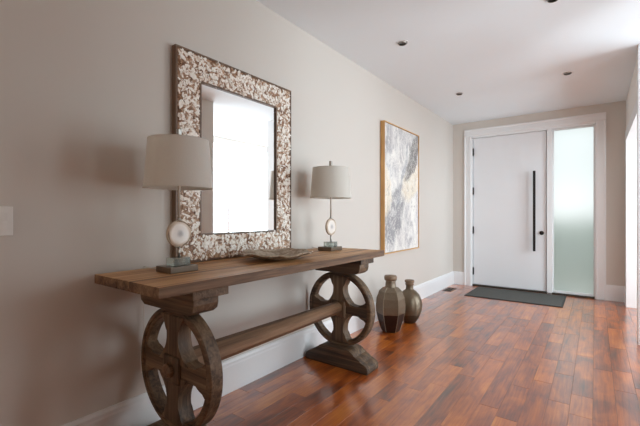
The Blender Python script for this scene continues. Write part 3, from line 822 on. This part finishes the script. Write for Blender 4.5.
obj('vase_neck', lathe(bmesh.new(), [(0.062, 0.440), (0.054, 0.455), (0.051, 0.500), (0.054, 0.512), (0.0, 0.513)], 28), M['vase_a'], va, True)
obj('stopper', lathe(bmesh.new(), [(0.0, 0.512), (0.056, 0.512), (0.062, 0.518), (0.064, 0.548), (0.058, 0.560), (0.0, 0.565)], 28), M['stopper'], va, True)
vb = empty('round_vase', (0.318, 3.85, 0)); tag(vb, 'smaller smooth round bottle vase behind the faceted one', 'vase', 'bottle vases on the floor')
prof = [(0.0, 0.0), (0.060, 0.0), (0.068, 0.008), (0.102, 0.06), (0.128, 0.130), (0.136, 0.190), (0.128, 0.250), (0.104, 0.305), (0.070, 0.342), (0.048, 0.356), (0.041, 0.366), (0.039, 0.402), (0.042, 0.410)]
bm = lathe(bmesh.new(), prof, 40); bmesh.ops.remove_doubles(bm, verts=bm.verts, dist=0.0002)
obj('vase_body', bm, M['vase_b'], vb, True)
bm = bmesh.new(); lathe(bm, [(0.030, 0.408), (0.046, 0.410), (0.048, 0.422), (0.040, 0.426), (0.040, 0.432), (0.051, 0.435), (0.052, 0.454), (0.047, 0.461), (0.0, 0.463)], 28)
obj('stopper', bm, M['stopper'], vb)

# ---------------------------------------------------------------- door mat, floor register, downlights
k = NT('mat_fibre'); k.set(rough=0.95)
tc = k.N('ShaderNodeTexCoord'); f = k.noise(k.mapping(tc.outputs['Object'], (200, 60, 200)), 1.0, 3)
k.color(k.mix(f, lin(52, 52, 50), lin(92, 91, 87))); k.bump(f, 0.5, 0.006); M['mat'] = k.m
mt = empty('door_mat', (1.02, 5.99, 0)); tag(mt, 'flat dark grey rectangular mat in front of the door', 'mat')
box('mat_pile', M['mat'], mt, -0.580, 0.580, -0.385, 0.385, 0.001, 0.011, bev=0.003)
bm = bmesh.new()
for a in ((-0.600, 0.600, -0.405, -0.385), (-0.600, 0.600, 0.385, 0.405), (-0.600, -0.580, -0.385, 0.385), (0.580, 0.600, -0.385, 0.385)):
    B(bm, a[0], a[1], a[2], a[3], 0.001, 0.008, 0.002)
obj('mat_border', bm, plain('mat_edge', lin(50, 49, 47), 0.8), mt)

vt = empty('floor_register', (0.115, 5.90, 0)); tag(vt, 'small brown slotted floor vent beside the far baseboard', 'vent')
M['reg'] = plain('register_metal', lin(78, 58, 46), 0.45, 0.3)
bm = bmesh.new()
for a in ((-0.062, 0.062, -0.145, -0.128), (-0.062, 0.062, 0.128, 0.145), (-0.062, -0.047, -0.128, 0.128), (0.047, 0.062, -0.128, 0.128)): B(bm, a[0], a[1], a[2], a[3], 0.0005, 0.006, 0.001)
obj('vent_frame', bm, M['reg'], vt)
box('vent_well', M['dark_gap'], vt, -0.047, 0.047, -0.128, 0.128, 0.0003, 0.0012)
for i in range(12):
    y = -0.117 + i * 0.0213
    box('louvre', M['reg'], vt, -0.047, 0.047, y - 0.005, y + 0.005, 0.0013, 0.005)

names_l = ['recessed ceiling downlight nearest the long wall and the mirror', 'recessed ceiling downlight nearest the corner by the front door hinges',
           'recessed ceiling downlight in front of the frosted sidelight', 'recessed ceiling downlight cut by the top edge of the picture']
proto = None
def downlight(loc):
    R = empty('downlight', loc)
    obj('trim_ring', lathe(bmesh.new(), [(0.039, 0.0), (0.040, -0.004), (0.052, -0.004), (0.056, -0.001), (0.056, 0.0002)], 36), M['trim'], R, True)
    obj('can', lathe(bmesh.new(), [(0.0, 0.085), (0.038, 0.085), (0.039, 0.0)], 28), M['can'], R, True)
    g = obj('gimbal', lathe(bmesh.new(), [(0.031, -0.012), (0.035, -0.014), (0.036, 0.004), (0.031, 0.006), (0.031, -0.012)], 28), M['nickel'], R, True)
    b = obj('lamp_face', lathe(bmesh.new(), [(0.0, -0.004), (0.020, -0.004), (0.0305, 0.000), (0.0305, 0.02), (0, 0.02)], 24), M['can'], g, True)
    return R
def copy_tree(o, parent=None):
    c = o.copy(); COL.objects.link(c); c.parent = parent
    for ch in o.children: copy_tree(ch, c)
    return c
for i, (x, y) in enumerate(LIGHTS):
    if i == 0: proto = R = downlight((x, y, ZC))
    else: R = copy_tree(proto); R.location = (x, y, ZC)
    tag(R, names_l[i], 'ceiling light', 'recessed downlights')
